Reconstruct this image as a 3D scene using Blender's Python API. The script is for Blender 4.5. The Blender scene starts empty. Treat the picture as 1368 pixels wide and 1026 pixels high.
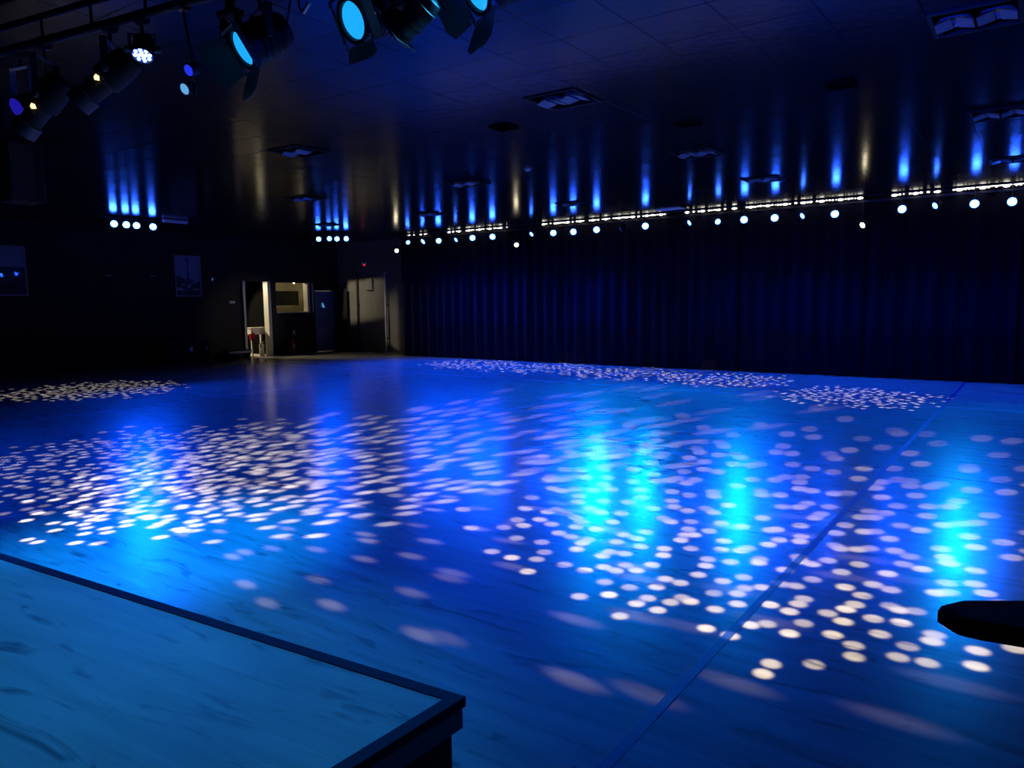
import bpy, math, random
from mathutils import Vector, Matrix, Quaternion
random.seed(7)
scene = bpy.context.scene
COL = scene.collection

# ------------------------------------------------------------------ camera
cam_data = bpy.data.cameras.new('camera')
cam_data.sensor_width = 36.0
cam_data.lens = 989.0 / 1368.0 * 36.0
cam_data.clip_start = 0.02
cam = bpy.data.objects.new('camera', cam_data)
COL.objects.link(cam)
RC = Matrix(((0.81195114, 0.0558137, -0.58105093),
             (0.58360531, -0.09781095, 0.80612521),
             (-0.01184031, -0.99363869, -0.11199088)))
rot = Matrix((RC.col[0], -RC.col[1], -RC.col[2])).transposed()
cam.matrix_world = Matrix.Translation((0, 0, 1.7)) @ rot.to_4x4()
scene.camera = cam

# ------------------------------------------------------------------ world, exposure
world = bpy.data.worlds.new('dark_hall')
scene.world = world
world.use_nodes = True
world.node_tree.nodes['Background'].inputs[0].default_value = (0.0, 0.0, 0.002, 1)
world.node_tree.nodes['Background'].inputs[1].default_value = 0.3
vs = scene.view_settings
scene.display_settings.display_device = 'sRGB'
vs.view_transform = 'Standard'
vs.look = 'None'
vs.exposure = 0.0
vs.gamma = 1.0
vs.use_curve_mapping = False
scene.cycles.use_denoising = True
scene.cycles.max_bounces = 6
scene.cycles.sample_clamp_indirect = 4.0

BLUE = (0.0, 0.058, 1.0)
DEEP = (0.0, 0.02, 1.0)
CYAN = (0.02, 0.42, 1.0)
WARM = (1.0, 0.80, 0.50)
DOTW = (1.0, 0.88, 0.78)


def look_quat(d):
    return Vector(d).normalized().to_track_quat('-Z', 'Y')


def spot(name, loc, aim, power, color, angle=60, blend=0.6, radius=0.03, parent=None):
    """A real spotlight at loc pointing along aim (a direction)."""
    ld = bpy.data.lights.new(name, 'SPOT')
    ld.energy = power
    ld.color = color
    ld.spot_size = math.radians(angle)
    ld.spot_blend = blend
    ld.shadow_soft_size = radius
    o = bpy.data.objects.new(name, ld)
    COL.objects.link(o)
    o.rotation_mode = 'QUATERNION'
    o.rotation_quaternion = look_quat(aim)
    o.location = loc
    if parent:
        o.parent = parent
        o.location = Vector(loc) - parent.location
    return o


def gobo(ld, scale, radius, soft, reach, keep=1.0, equidistant=True, seed=0.0, hard=0.62):
    """Give a spotlight a gobo of scattered round holes (a disco projector)."""
    ld.use_nodes = True
    nt = ld.node_tree
    N, L = nt.nodes, nt.links
    em = N['Emission']
    tc = N.new('ShaderNodeTexCoord')
    sep = N.new('ShaderNodeSeparateXYZ')
    L.new(tc.outputs['Normal'], sep.inputs[0])

    def m(op, a, b=None, clamp=False):
        n = N.new('ShaderNodeMath')
        n.operation = op
        n.use_clamp = clamp
        for i, v in enumerate((a, b)):
            if v is None:
                continue
            if isinstance(v, (int, float)):
                n.inputs[i].default_value = v
            else:
                L.new(v, n.inputs[i])
        return n.outputs[0]
    az = m('ABSOLUTE', sep.outputs[2])
    th = m('ARCCOSINE', m('MINIMUM', az, 0.99999))
    if equidistant:
        k = m('DIVIDE', th, m('SINE', th))
    else:
        k = m('DIVIDE', 1.0, az)
    comb = N.new('ShaderNodeCombineXYZ')
    L.new(m('MULTIPLY', sep.outputs[0], k), comb.inputs[0])
    L.new(m('MULTIPLY', sep.outputs[1], k), comb.inputs[1])
    comb.inputs[2].default_value = 0.0
    add = N.new('ShaderNodeVectorMath')
    add.operation = 'ADD'
    L.new(comb.outputs[0], add.inputs[0])
    add.inputs[1].default_value = (seed, seed * 0.7, 0)
    r = radius * scale
    total = None
    for feat in ('F1', 'F2'):           # nearest and second nearest hole, so that no disc is cut off
        vo = N.new('ShaderNodeTexVoronoi')
        vo.voronoi_dimensions = '2D'
        vo.feature = feat
        vo.inputs['Scale'].default_value = scale
        vo.inputs['Randomness'].default_value = 1.0
        L.new(add.outputs[0], vo.inputs['Vector'])
        mr = N.new('ShaderNodeMapRange')
        mr.interpolation_type = 'SMOOTHSTEP'
        mr.inputs['From Min'].default_value = r * (1 - soft)
        mr.inputs['From Max'].default_value = r * (1 + soft)
        mr.inputs['To Min'].default_value = 1.0
        mr.inputs['To Max'].default_value = 0.0
        L.new(vo.outputs['Distance'], mr.inputs['Value'])
        # fewer holes towards the rim of the gobo (judged at each hole's centre)
        sub = N.new('ShaderNodeVectorMath')
        sub.operation = 'DISTANCE'
        L.new(vo.outputs['Position'], sub.inputs[0])
        sub.inputs[1].default_value = (seed, seed * 0.7, 0)
        sc = N.new('ShaderNodeSeparateColor')
        L.new(vo.outputs['Color'], sc.inputs[0])
        rim = N.new('ShaderNodeMapRange')
        rim.inputs['From Min'].default_value = reach * hard
        rim.inputs['From Max'].default_value = reach
        rim.inputs['To Min'].default_value = keep
        rim.inputs['To Max'].default_value = 0.0
        L.new(sub.outputs['Value'], rim.inputs['Value'])
        on = m('LESS_THAN', sc.outputs[0], rim.outputs[0])
        var = m('ADD', m('MULTIPLY', sc.outputs[1], 0.6), 0.5)
        one = m('MULTIPLY', m('MULTIPLY', mr.outputs[0], on), var)
        total = one if total is None else m('MAXIMUM', total, one)
    L.new(total, em.inputs['Strength'])


# the disco projectors that throw the dots (the ceiling above the frame)
def dot_projector(loc, power, scale, radius, soft, reach, keep, aim=(0, 0, -1), angle=170, seed=0.0, color=DOTW, hard=0.62):
    o = spot('dot_projector_beam', loc, aim, power, color, angle, 0.05, 0.012)
    gobo(o.data, scale, radius, soft, reach, keep, True, seed, hard)
    return o


dot_projector((-7.9, 3.45, 3.35), 700, 24, 0.0130, 0.45, 0.68, 0.9, aim=(0.0, 0.22, -1), seed=3.3)
dot_projector((-6.3, 0.7, 2.95), 3800, 28, 0.0108, 0.5, 0.49, 1.0, aim=(0.25, 5.0, -3.65), seed=6.1)
dot_projector((-10.0, 3.5, 3.20), 2300, 26, 0.0056, 0.6, 0.23, 1.0, aim=(10.0, 0.75, -5.1), seed=9.3, hard=0.8)
dot_projector((-1.3, 3.0, 3.45), 1650, 24, 0.0128, 0.24, 0.60, 0.85, aim=(-0.05, 0.75, -1), seed=11.1, color=(1.0, 0.84, 0.54), hard=0.72)
dot_projector((-15.6, 7.1, 3.45), 1000, 24, 0.0112, 0.4, 0.55, 1.0, seed=5.7)
for k_, (x_, y_) in enumerate(((-12.6, 15.7), (-10.3, 15.5), (-7.9, 15.3), (-5.5, 15.1))):
    dot_projector((x_, y_, 3.45), 2300, 20, 0.0095, 0.45, 0.46, 0.85, seed=2.2 + 3.1 * k_)
dot_projector((-2.5, 13.6, 3.45), 1500, 23, 0.0105, 0.35, 0.44, 1.0, seed=7.4)

# ------------------------------------------------------------------ materials
MATS = {}


def mat(name, color, rough=0.6, metal=0.0, emit=None, strength=0.0, spec=0.5, noise=0.0, nscale=20.0):
    if name in MATS:
        return MATS[name]
    m = bpy.data.materials.new(name)
    m.use_nodes = True
    nt = m.node_tree
    b = nt.nodes['Principled BSDF']
    b.inputs['Base Color'].default_value = (*color, 1)
    b.inputs['Roughness'].default_value = rough
    b.inputs['Metallic'].default_value = metal
    b.inputs['Specular IOR Level'].default_value = spec
    if emit:
        b.inputs['Emission Color'].default_value = (*emit, 1)
        b.inputs['Emission Strength'].default_value = strength
    if noise > 0:
        tc = nt.nodes.new('ShaderNodeTexCoord')
        nz = nt.nodes.new('ShaderNodeTexNoise')
        nz.inputs['Scale'].default_value = nscale
        nz.inputs['Detail'].default_value = 4
        nt.links.new(tc.outputs['Object'], nz.inputs['Vector'])
        mx = nt.nodes.new('ShaderNodeMix')
        mx.data_type = 'RGBA'
        mx.inputs[6].default_value = (*[c * (1 - noise) for c in color], 1)
        mx.inputs[7].default_value = (*[min(1, c * (1 + noise)) for c in color], 1)
        nt.links.new(nz.outputs['Fac'], mx.inputs[0])
        nt.links.new(mx.outputs[2], b.inputs['Base Color'])
        bp = nt.nodes.new('ShaderNodeBump')
        bp.inputs['Strength'].default_value = 0.12
        bp.inputs['Distance'].default_value = 0.01
        nt.links.new(nz.outputs['Fac'], bp.inputs['Height'])
        nt.links.new(bp.outputs[0], b.inputs['Normal'])
    MATS[name] = m
    return m


def wood_mat(name, dark, light, rough, angle=0.0, spec=0.5, contrast=0.5, rvar=0.06):
    """Pale wood-look vinyl: long grain along local X, cloudy tone, a few darker knots."""
    m = bpy.data.materials.new(name)
    m.use_nodes = True
    nt = m.node_tree
    N, L = nt.nodes, nt.links
    b = N['Principled BSDF']
    tc = N.new('ShaderNodeTexCoord')
    mp = N.new('ShaderNodeMapping')
    mp.inputs['Rotation'].default_value = (0, 0, angle)
    L.new(tc.outputs['Object'], mp.inputs['Vector'])

    def nz(sx, sy, scale, detail, dist=0.0):
        q = N.new('ShaderNodeMapping')
        q.inputs['Scale'].default_value = (sx, sy, 1)
        L.new(mp.outputs[0], q.inputs['Vector'])
        n = N.new('ShaderNodeTexNoise')
        n.inputs['Scale'].default_value = scale
        n.inputs['Detail'].default_value = detail
        n.inputs['Distortion'].default_value = dist
        L.new(q.outputs[0], n.inputs['Vector'])
        return n.outputs['Fac']
    g1 = nz(0.5, 5.0, 2.2, 6, 0.6)
    g2 = nz(0.35, 14.0, 4.0, 5, 0.3)
    g3 = nz(1.2, 5.0, 1.7, 3, 1.2)
    a = N.new('ShaderNodeMath'); a.operation = 'MULTIPLY_ADD'
    L.new(g2, a.inputs[0]); a.inputs[1].default_value = 0.45
    L.new(g1, a.inputs[2])
    rp = N.new('ShaderNodeValToRGB')
    rp.color_ramp.elements[0].position = 0.72 - contrast * 0.5
    rp.color_ramp.elements[0].color = (*dark, 1)
    rp.color_ramp.elements[1].position = 0.72 + contrast * 0.5
    rp.color_ramp.elements[1].color = (*light, 1)
    L.new(a.outputs[0], rp.inputs[0])
    kn = N.new('ShaderNodeValToRGB')
    kn.color_ramp.elements[0].position = 0.27
    kn.color_ramp.elements[0].color = (0.42, 0.42, 0.44, 1)
    kn.color_ramp.elements[1].position = 0.42
    kn.color_ramp.elements[1].color = (1, 1, 1, 1)
    L.new(g3, kn.inputs[0])
    mx = N.new('ShaderNodeMix'); mx.data_type = 'RGBA'; mx.blend_type = 'MULTIPLY'
    mx.inputs[0].default_value = 1.0
    L.new(rp.outputs[0], mx.inputs[6]); L.new(kn.outputs[0], mx.inputs[7])
    L.new(mx.outputs[2], b.inputs['Base Color'])
    rr = N.new('ShaderNodeMapRange')
    rr.inputs['To Min'].default_value = rough - rvar
    rr.inputs['To Max'].default_value = rough + rvar
    L.new(g1, rr.inputs['Value'])
    L.new(rr.outputs[0], b.inputs['Roughness'])
    b.inputs['Specular IOR Level'].default_value = spec
    return m


M_FLOOR = wood_mat('wood_vinyl_floor', (0.28, 0.27, 0.25), (0.42, 0.41, 0.39), 0.25, 0.0, 0.6, 0.5, 0.03)
M_STAGE = wood_mat('wood_vinyl_stage', (0.30, 0.29, 0.27), (0.47, 0.46, 0.43), 0.5, -0.094, 0.3, 0.6)
M_SUB = mat('subfloor_dark', (0.02, 0.02, 0.02), 0.9)
M_TAPE = mat('blue_tape', (0.015, 0.04, 0.20), 0.38, spec=0.35)
M_TAPE2 = mat('pale_gloss_tape', (0.42, 0.46, 0.60), 0.32, spec=0.9)
M_BLACK = mat('black_paint', (0.007, 0.007, 0.008), 0.55, spec=0.3, noise=0.3, nscale=30)
M_BLACKWALL = mat('black_wall_paint', (0.014, 0.014, 0.016), 0.75, noise=0.4, nscale=3)
M_GREYWALL = mat('grey_wall_paint', (0.22, 0.21, 0.20), 0.8, noise=0.25, nscale=1.6)
M_CREAM = mat('cream_wall_paint', (0.55, 0.50, 0.38), 0.8, noise=0.12, nscale=2.5)
M_CEIL = mat('black_gloss_tile', (0.010, 0.010, 0.012), 0.16, spec=0.19, noise=0.3, nscale=9)
M_VOID = mat('void_black', (0.004, 0.004, 0.004), 0.9, spec=0.03)
M_VELOUR = mat('black_velour', (0.009, 0.010, 0.030), 0.95, spec=0.1, noise=0.35, nscale=60)
M_METAL = mat('bare_aluminium', (0.62, 0.62, 0.64), 0.3, 1.0)
M_DARKMETAL = mat('dark_metal', (0.06, 0.06, 0.065), 0.4, 0.6, noise=0.2, nscale=30)
M_TRIM = mat('dark_rubber_trim', (0.012, 0.012, 0.03), 0.7, spec=0.2, noise=0.2, nscale=40)
M_FASCIA = mat('grey_fascia', (0.12, 0.12, 0.13), 0.5, noise=0.25, nscale=14)
M_SKIRT = mat('black_skirt', (0.006, 0.006, 0.007), 0.95)
M_LENSB = mat('lens_blue', (0.1, 0.2, 0.6), 0.3, emit=(0.02, 0.10, 1.0), strength=62)
M_LENSD = mat('lens_blue_dim', (0.1, 0.2, 0.6), 0.3, emit=(0.03, 0.13, 1.0), strength=30)
M_LENSW = mat('lens_warm', (0.8, 0.7, 0.5), 0.3, emit=(1.0, 0.86, 0.55), strength=14)
M_GEL = mat('cyan_gel_lens', (0.02, 0.2, 0.4), 0.25, emit=(0.012, 0.42, 1.0), strength=1.0)
M_DIODE = mat('white_diode', (0.8, 0.8, 0.8), 0.3, emit=(1.0, 0.93, 0.78), strength=4.5)
M_DIODEB = mat('blue_diode', (0.2, 0.3, 0.8), 0.3, emit=(0.22, 0.45, 1.0), strength=9)
M_VIOLET = mat('violet_lens', (0.05, 0.03, 0.3), 0.3, emit=(0.03, 0.02, 0.8), strength=0.35)
M_INDIGO = mat('indigo_lens', (0.05, 0.05, 0.4), 0.3, emit=(0.02, 0.04, 1.0), strength=0.8)
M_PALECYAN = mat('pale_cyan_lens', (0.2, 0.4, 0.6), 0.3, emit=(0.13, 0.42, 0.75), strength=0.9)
M_GLOW = mat('lamp_glow', (0.9, 0.7, 0.4), 0.4, emit=(1.0, 0.72, 0.30), strength=2.2)
M_RED = mat('red_enamel', (0.45, 0.015, 0.03), 0.35)
M_REDLED = mat('red_led', (0.5, 0.02, 0.02), 0.4, emit=(1.0, 0.06, 0.10), strength=1.2)
M_EXIT = mat('exit_red', (0.4, 0.02, 0.05), 0.4, emit=(0.9, 0.03, 0.12), strength=0.9)
M_EXITB = mat('exit_blue', (0.1, 0.1, 0.3), 0.4, emit=(0.12, 0.10, 0.45), strength=0.4)
M_WHITE = mat('white_laminate', (0.78, 0.76, 0.70), 0.4)
M_PAINTW = mat('white_door_paint', (0.72, 0.69, 0.60), 0.5)
M_BLUEDOOR = mat('blue_door_paint', (0.16, 0.22, 0.42), 0.55, noise=0.12, nscale=3)
M_BLUEDOOR2 = mat('blue_kick_panel', (0.22, 0.27, 0.48), 0.5)
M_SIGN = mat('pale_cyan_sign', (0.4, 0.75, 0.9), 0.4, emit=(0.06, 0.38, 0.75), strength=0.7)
M_PALE = mat('pale_panel', (0.88, 0.88, 0.90), 0.55)
M_REFL = mat('reflector_foil', (0.30, 0.34, 0.40), 0.42, 0.35, noise=0.3, nscale=22)
M_GLASS = mat('picture_glass_gloss', (0.02, 0.03, 0.08), 0.07, spec=0.8)
M_FRAME = mat('picture_frame', (0.30, 0.28, 0.34), 0.4, 0.3)
M_PSKY = mat('print_sky', (0.30, 0.36, 0.52), 0.5, noise=0.35, nscale=4)
M_PTOWER = mat('print_tower', (0.06, 0.05, 0.16), 0.5)
M_PTREE = mat('print_trees', (0.03, 0.04, 0.07), 0.5, noise=0.5, nscale=14)
M_PLIGHT = mat('print_light', (0.34, 0.36, 0.44), 0.5)
M_SCREEN = mat('dark_screen', (0.01, 0.01, 0.012), 0.25)
M_LABELB = mat('pale_label', (0.45, 0.45, 0.6), 0.5)
M_BARN = mat('barn_door_satin', (0.10, 0.10, 0.105), 0.5, 0.2)
M_LEATHER = mat('black_leatherette', (0.003, 0.003, 0.004), 0.9, spec=0.05, noise=0.2, nscale=80)
M_YOKE = mat('satin_yoke', (0.07, 0.075, 0.085), 0.45, 0.3)


# ------------------------------------------------------------------ mesh helpers
class MB:
    def __init__(self):
        self.v, self.f, self.mi, self.ms = [], [], [], []

    def slot(self, m):
        if m not in self.ms:
            self.ms.append(m)
        return self.ms.index(m)

    def add(self, vs_, fs, m=None):
        o = len(self.v)
        self.v += [Vector(p) for p in vs_]
        k = self.slot(m) if m else 0
        for q in fs:
            self.f.append([i + o for i in q])
            self.mi.append(k)
        return self

    def box(self, c, s, rot=None, m=None, bev=0.0):
        hx, hy, hz = s[0] / 2, s[1] / 2, s[2] / 2
        if bev <= 0:
            P = [Vector((x * hx, y * hy, z * hz)) for z in (-1, 1) for y in (-1, 1) for x in (-1, 1)]
            F = [(0, 2, 3, 1), (4, 5, 7, 6), (0, 1, 5, 4), (2, 6, 7, 3), (0, 4, 6, 2), (1, 3, 7, 5)]
        else:
            P, F = [], []
            b = min(bev, hx * .9, hy * .9, hz * .9)
            idx = {}
            for sx in (-1, 1):
                for sy in (-1, 1):
                    for sz in (-1, 1):
                        for ax in range(3):
                            p = [sx * (hx - b), sy * (hy - b), sz * (hz - b)]
                            p[ax] = (sx * hx, sy * hy, sz * hz)[ax]
                            idx[(sx, sy, sz, ax)] = len(P)
                            P.append(Vector(p))
            for ax in range(3):
                u, w = (ax + 1) % 3, (ax + 2) % 3
                for s_ in (-1, 1):
                    q = []
                    for a_, b_ in ((-1, -1), (1, -1), (1, 1), (-1, 1)):
                        k = [0, 0, 0]; k[ax] = s_; k[u] = a_; k[w] = b_
                        q.append(idx[(*k, ax)])
                    F.append(q if s_ > 0 else q[::-1])
            for ax in range(3):     # edges along ax
                u, w = (ax + 1) % 3, (ax + 2) % 3
                for a_ in (-1, 1):
                    for b_ in (-1, 1):
                        k0 = [0, 0, 0]; k0[ax] = -1; k0[u] = a_; k0[w] = b_
                        k1 = list(k0); k1[ax] = 1
                        q = [idx[(*k0, u)], idx[(*k1, u)], idx[(*k1, w)], idx[(*k0, w)]]
                        F.append(q if a_ * b_ < 0 else q[::-1])
            for sx in (-1, 1):
                for sy in (-1, 1):
                    for sz in (-1, 1):
                        q = [idx[(sx, sy, sz, a)] for a in range(3)]
                        F.append(q if sx * sy * sz > 0 else q[::-1])
        c = Vector(c)
        if rot is not None:
            P = [rot @ p for p in P]
        return self.add([p + c for p in P], F, m)

    def cyl(self, p0, p1, r0, r1=None, n=14, caps=True, m=None):
        r1 = r0 if r1 is None else r1
        p0, p1 = Vector(p0), Vector(p1)
        q = (p1 - p0).to_track_quat('Z', 'Y')
        P, F = [], []
        for p, r in ((p0, r0), (p1, r1)):
            for i in range(n):
                a = 2 * math.pi * i / n
                P.append(p + q @ Vector((r * math.cos(a), r * math.sin(a), 0)))
        for i in range(n):
            j = (i + 1) % n
            F.append((i, j, n + j, n + i))
        if caps:
            F.append(tuple(range(n))[::-1]); F.append(tuple(range(n, 2 * n)))
        return self.add(P, F, m)

    def lathe(self, prof, n=20, m=None, cap0=True, cap1=True):
        """profile of (r, z) turned about local Z"""
        P, F = [], []
        for r, z in prof:
            for i in range(n):
                a = 2 * math.pi * i / n
                P.append((r * math.cos(a), r * math.sin(a), z))
        for k in range(len(prof) - 1):
            for i in range(n):
                j = (i + 1) % n
                F.append((k * n + i, k * n + j, (k + 1) * n + j, (k + 1) * n + i))
        if cap0:
            F.append(tuple(range(n))[::-1])
        if cap1:
            F.append(tuple(range((len(prof) - 1) * n, len(prof) * n)))
        return self.add(P, F, m)

    def tube(self, pts, r, n=8, m=None):
        for a, b in zip(pts[:-1], pts[1:]):
            self.cyl(a, b, r, n=n, m=m)
        return self

    def prism(self, poly, axis_from, axis_to, m=None):
        """poly: list of 3D points, extruded by (axis_to - axis_from)"""
        d = Vector(axis_to) - Vector(axis_from)
        n = len(poly)
        P = [Vector(p) for p in poly] + [Vector(p) + d for p in poly]
        F = [tuple(range(n))[::-1], tuple(range(n, 2 * n))]
        for i in range(n):
            j = (i + 1) % n
            F.append((i, j, n + j, n + i))
        return self.add(P, F, m)

    def ball(self, c, r, n=8, k=5, m=None, sq=(1, 1, 1)):
        P, F = [], []
        c = Vector(c)
        for a in range(k + 1):
            t = math.pi * a / k
            for i in range(n):
                p = 2 * math.pi * i / n
                P.append(c + Vector((r * sq[0] * math.sin(t) * math.cos(p), r * sq[1] * math.sin(t) * math.sin(p), r * sq[2] * math.cos(t))))
        for a in range(k):
            for i in range(n):
                j = (i + 1) % n
                F.append((a * n + i, (a + 1) * n + i, (a + 1) * n + j, a * n + j))
        return self.add(P, F, m)

    def rotated(self, q, c=(0, 0, 0)):
        c = Vector(c)
        self.v = [q @ p + c for p in self.v]
        return self

    def mesh(self, name, material=None):
        me = bpy.data.meshes.new(name)
        me.from_pydata([tuple(p) for p in self.v], [], self.f)
        if self.ms:
            for m in self.ms:
                me.materials.append(m)
            me.polygons.foreach_set('material_index', self.mi)
        elif material:
            me.materials.append(material)
        me.validate()
        me.update()
        return me

    def build(self, name, material=None, parent=None, loc=(0, 0, 0), smooth=False):
        me = self.mesh(name, material)
        if smooth:
            me.polygons.foreach_set('use_smooth', [True] * len(me.polygons))
            me.set_sharp_from_angle(angle=math.radians(40))
        return put(name, me, parent, loc)


def put(name, me, parent=None, loc=(0, 0, 0)):
    o = bpy.data.objects.new(name, me)
    COL.objects.link(o)
    o.location = loc
    if parent:
        o.parent = parent
    return o


def thing(name, label, cat, loc=(0, 0, 0), group=None, rz=0.0):
    o = bpy.data.objects.new(name, None)
    COL.objects.link(o)
    o.empty_display_size = 0.1
    o.location = loc
    o.rotation_euler = (0, 0, rz)
    o['label'] = label
    o['category'] = cat
    if group:
        o['group'] = group
    return o


def structure(o, label=None):
    o['kind'] = 'structure'
    if label:
        o['label'] = label
    return o


# ------------------------------------------------------------------ room shell
X0, X1 = -20.5, 5.0         # left wall, right wall
Y0, Y1 = -3.0, 17.95        # wall behind the camera, back wall
HC = 3.75

floor = structure(MB().box(((X0 + X1) / 2, (Y0 + Y1) / 2, -0.06), (X1 - X0 + 0.4, Y1 - Y0 + 0.4, 0.1)).build('floor', M_SUB),
                  'dance floor of pale wood-look vinyl sheets under blue light')
xs = [X0, -17.81, -12.28, -6.75, -1.22, 4.31, X1]
ys = [Y0, 7.9, 13.0, Y1]
for i in range(len(xs) - 1):
    for j in range(len(ys) - 1):
        a, b, c, d = xs[i] + .003, xs[i + 1] - .003, ys[j] + .003, ys[j + 1] - .003
        MB().box(((a + b) / 2, (c + d) / 2, -0.006 + 0.0004 * ((i + j) % 2)), (b - a, d - c, 0.012)).build('vinyl_sheet', M_FLOOR, floor)
for i, x in enumerate(xs[1:-1]):
    w = (0.02, 0.02, 0.026, 0.045, 0.03)[i]
    MB().box((x, (Y0 + Y1) / 2, 0.0012), (w, Y1 - Y0 - 0.01, 0.0016)).build('floor_tape', M_TAPE if i == 3 else M_TAPE2, floor)
for y, w in ((7.9, 0.012), (13.0, 0.03)):
    MB().box(((X0 + X1) / 2, y, 0.0010), (X1 - X0 - 0.01, w, 0.0016)).build('floor_tape', M_TAPE2, floor)

# ceiling: slab and 60 cm tiles, each very slightly out of level
ceiling = structure(MB().box(((X0 + X1) / 2, (Y0 + Y1) / 2, HC + 0.16), (X1 - X0 + 0.4, Y1 - Y0 + 0.4, 0.1)).build('ceiling', M_VOID),
                    'black ceiling of glossy square tiles')
T = 0.6
lamp_cells = set()
GX = lambda x: math.floor((x + 4.45) / T + 1e-6)
GY = lambda y: math.floor((y - 6.42) / T + 1e-6)
twin_lights = [(-0.55, 6.72), (-4.15, 6.72), (-8.35, 6.72), (-0.55, 10.32), (-4.15, 10.32), (-8.35, 10.32),
               (-11.95, 9.72), (-4.15, 13.32), (-8.35, 13.92), (-11.95, 13.32), (-0.55, 13.92), (-15.55, 13.32)]
vents = [(-1.75, 7.92), (-3.55, 8.52), (-5.35, 7.32)]
pale_panels = [(-7.15, 16.32)]
for p in twin_lights + pale_panels:
    lamp_cells.add((GX(p[0]), GY(p[1])))
tm = MB().box((0, 0, 0.012), (T - 0.003, T - 0.003, 0.024), bev=0.002)
tile_mesh = tm.mesh('ceiling_tile', M_CEIL)
cells = []
RCi = RC.transposed()
for gx in range(GX(X0) - 1, GX(X1) + 1):
    for gy in range(GY(Y0), GY(Y1) + 1):
        if (gx, gy) in lamp_cells:
            continue
        x, y = -4.45 + (gx + .5) * T, 6.42 + (gy + .5) * T
        if x - T / 2 < X0 or x + T / 2 > X1 or y - T / 2 < Y0 or y + T / 2 > Y1:
            continue
        c = RCi @ Vector((x, y, HC - 1.7))
        seen = c.z > 0.5 and abs(c.x / c.z) < 0.75 and -0.56 < c.y / c.z
        cells.append(((0 if seen else 1), c.length, x, y))
cells.sort()
rest = MB()
for n, (s_, dist, x, y) in enumerate(cells):
    tilt = (random.gauss(0, 0.002), random.gauss(0, 0.002))
    if n < 290:
        o = put('ceiling_tile', tile_mesh, ceiling, (x, y, HC))
        o.rotation_euler = (tilt[0], tilt[1], 0)
    else:
        e = Matrix.Rotation(tilt[0], 3, 'X') @ Matrix.Rotation(tilt[1], 3, 'Y')
        rest.box((x, y, HC + 0.012), (T - 0.006, T - 0.006, 0.024), rot=e)
ro = rest.build('far_ceiling_tiles', M_CEIL, ceiling)
ro['kind'] = 'stuff'

# left wall with doorway, serving hatch and door opening
wl = MB()
XW = X0 - 0.1


def wl_box(y0, y1, z0, z1):
    wl.box((XW, (y0 + y1) / 2, (z0 + z1) / 2), (0.2, y1 - y0, z1 - z0))


ZT = HC + 0.1
wl_box(Y0, 14.10, 0, ZT)
wl_box(14.10, 15.00, 2.40, ZT)
wl_box(15.00, 15.30, 0, ZT)
wl_box(15.30, 16.60, 0, 1.38)
wl_box(15.30, 16.60, 2.38, ZT)
wl_box(16.60, 16.86, 0, ZT)
wl_box(16.86, 17.76, 2.14, ZT)
wl_box(17.76, Y1 + .1, 0, ZT)
structure(wl.build('wall_left', M_BLACKWALL), 'black wall with posters, a doorway, a hatch and a blue door')
structure(MB().box(((X0 + X1) / 2, Y1 + .1, ZT / 2), (X1 - X0 + 0.2, 0.2, ZT)).build('wall_back', M_GREYWALL), 'grey wall with pipes behind the curtain line')
structure(MB().box((X1 + .1, (Y0 + Y1) / 2, ZT / 2), (0.2, Y1 - Y0, ZT)).build('wall_right', M_BLACKWALL), 'black wall to the right of the dance floor')
structure(MB().box(((X0 + X1) / 2, Y0 - .1, ZT / 2), (X1 - X0, 0.2, ZT)).build('wall_near', M_BLACKWALL), 'black wall behind the stage')

# rooms behind the left wall
bk = MB()
bk.box((-23.6, 15.4, ZT / 2), (0.2, 6.2, ZT))
bk.box((-22.1, 12.4, ZT / 2), (2.8, 0.2, ZT))
bk.box((-22.1, 18.4, ZT / 2), (2.8, 0.2, ZT))
bk.box((-22.1, 15.4, 2.9), (2.8, 5.8, 0.1))
bko = structure(bk.build('wall_backroom', M_CREAM), 'cream walls of the lit room behind the doorway')
structure(MB().box((-22.2, 15.26, 1.45), (2.4, 0.08, 2.86)).build('wall_partition', M_VOID), 'dark partition between corridor and hatch room')
structure(MB().box((-22.1, 15.4, -0.03), (2.9, 6.0, 0.06)).build('floor_backroom', M_CREAM), 'pale floor of the lit corridor')

# door casings
d1 = MB()
d1.box((X0 + 0.03, 14.06, 1.2), (0.10, 0.08, 2.42))
structure(d1.build('trim_1', M_PAINTW), 'pale left jamb of the lit doorway')
d2 = MB()
d2.box((X0 - 0.1, 14.985, 1.2), (0.24, 0.03, 2.40))
d2.box((X0 + 0.02, 15.03, 1.2), (0.04, 0.07, 2.42))
structure(d2.build('trim_2', M_PAINTW), 'bright right jamb of the lit doorway')

hf = MB()
hf.box((X0 - 0.1, 16.585, 1.88), (0.22, 0.03, 1.0))
hf.box((X0 + 0.015, 16.62, 1.88), (0.03, 0.05, 1.04))
hf.box((X0 - 0.1, 15.95, 1.395), (0.22, 1.3, 0.03))
structure(hf.build('trim_3', M_PAINTW), 'pale frame around the serving hatch')
structure(MB().box((X0 + 0.02, 16.77, 1.88), (0.04, 0.05, 1.0)).build('trim_4', M_PAINTW), 'narrow pale upright beside the serving hatch')

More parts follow.
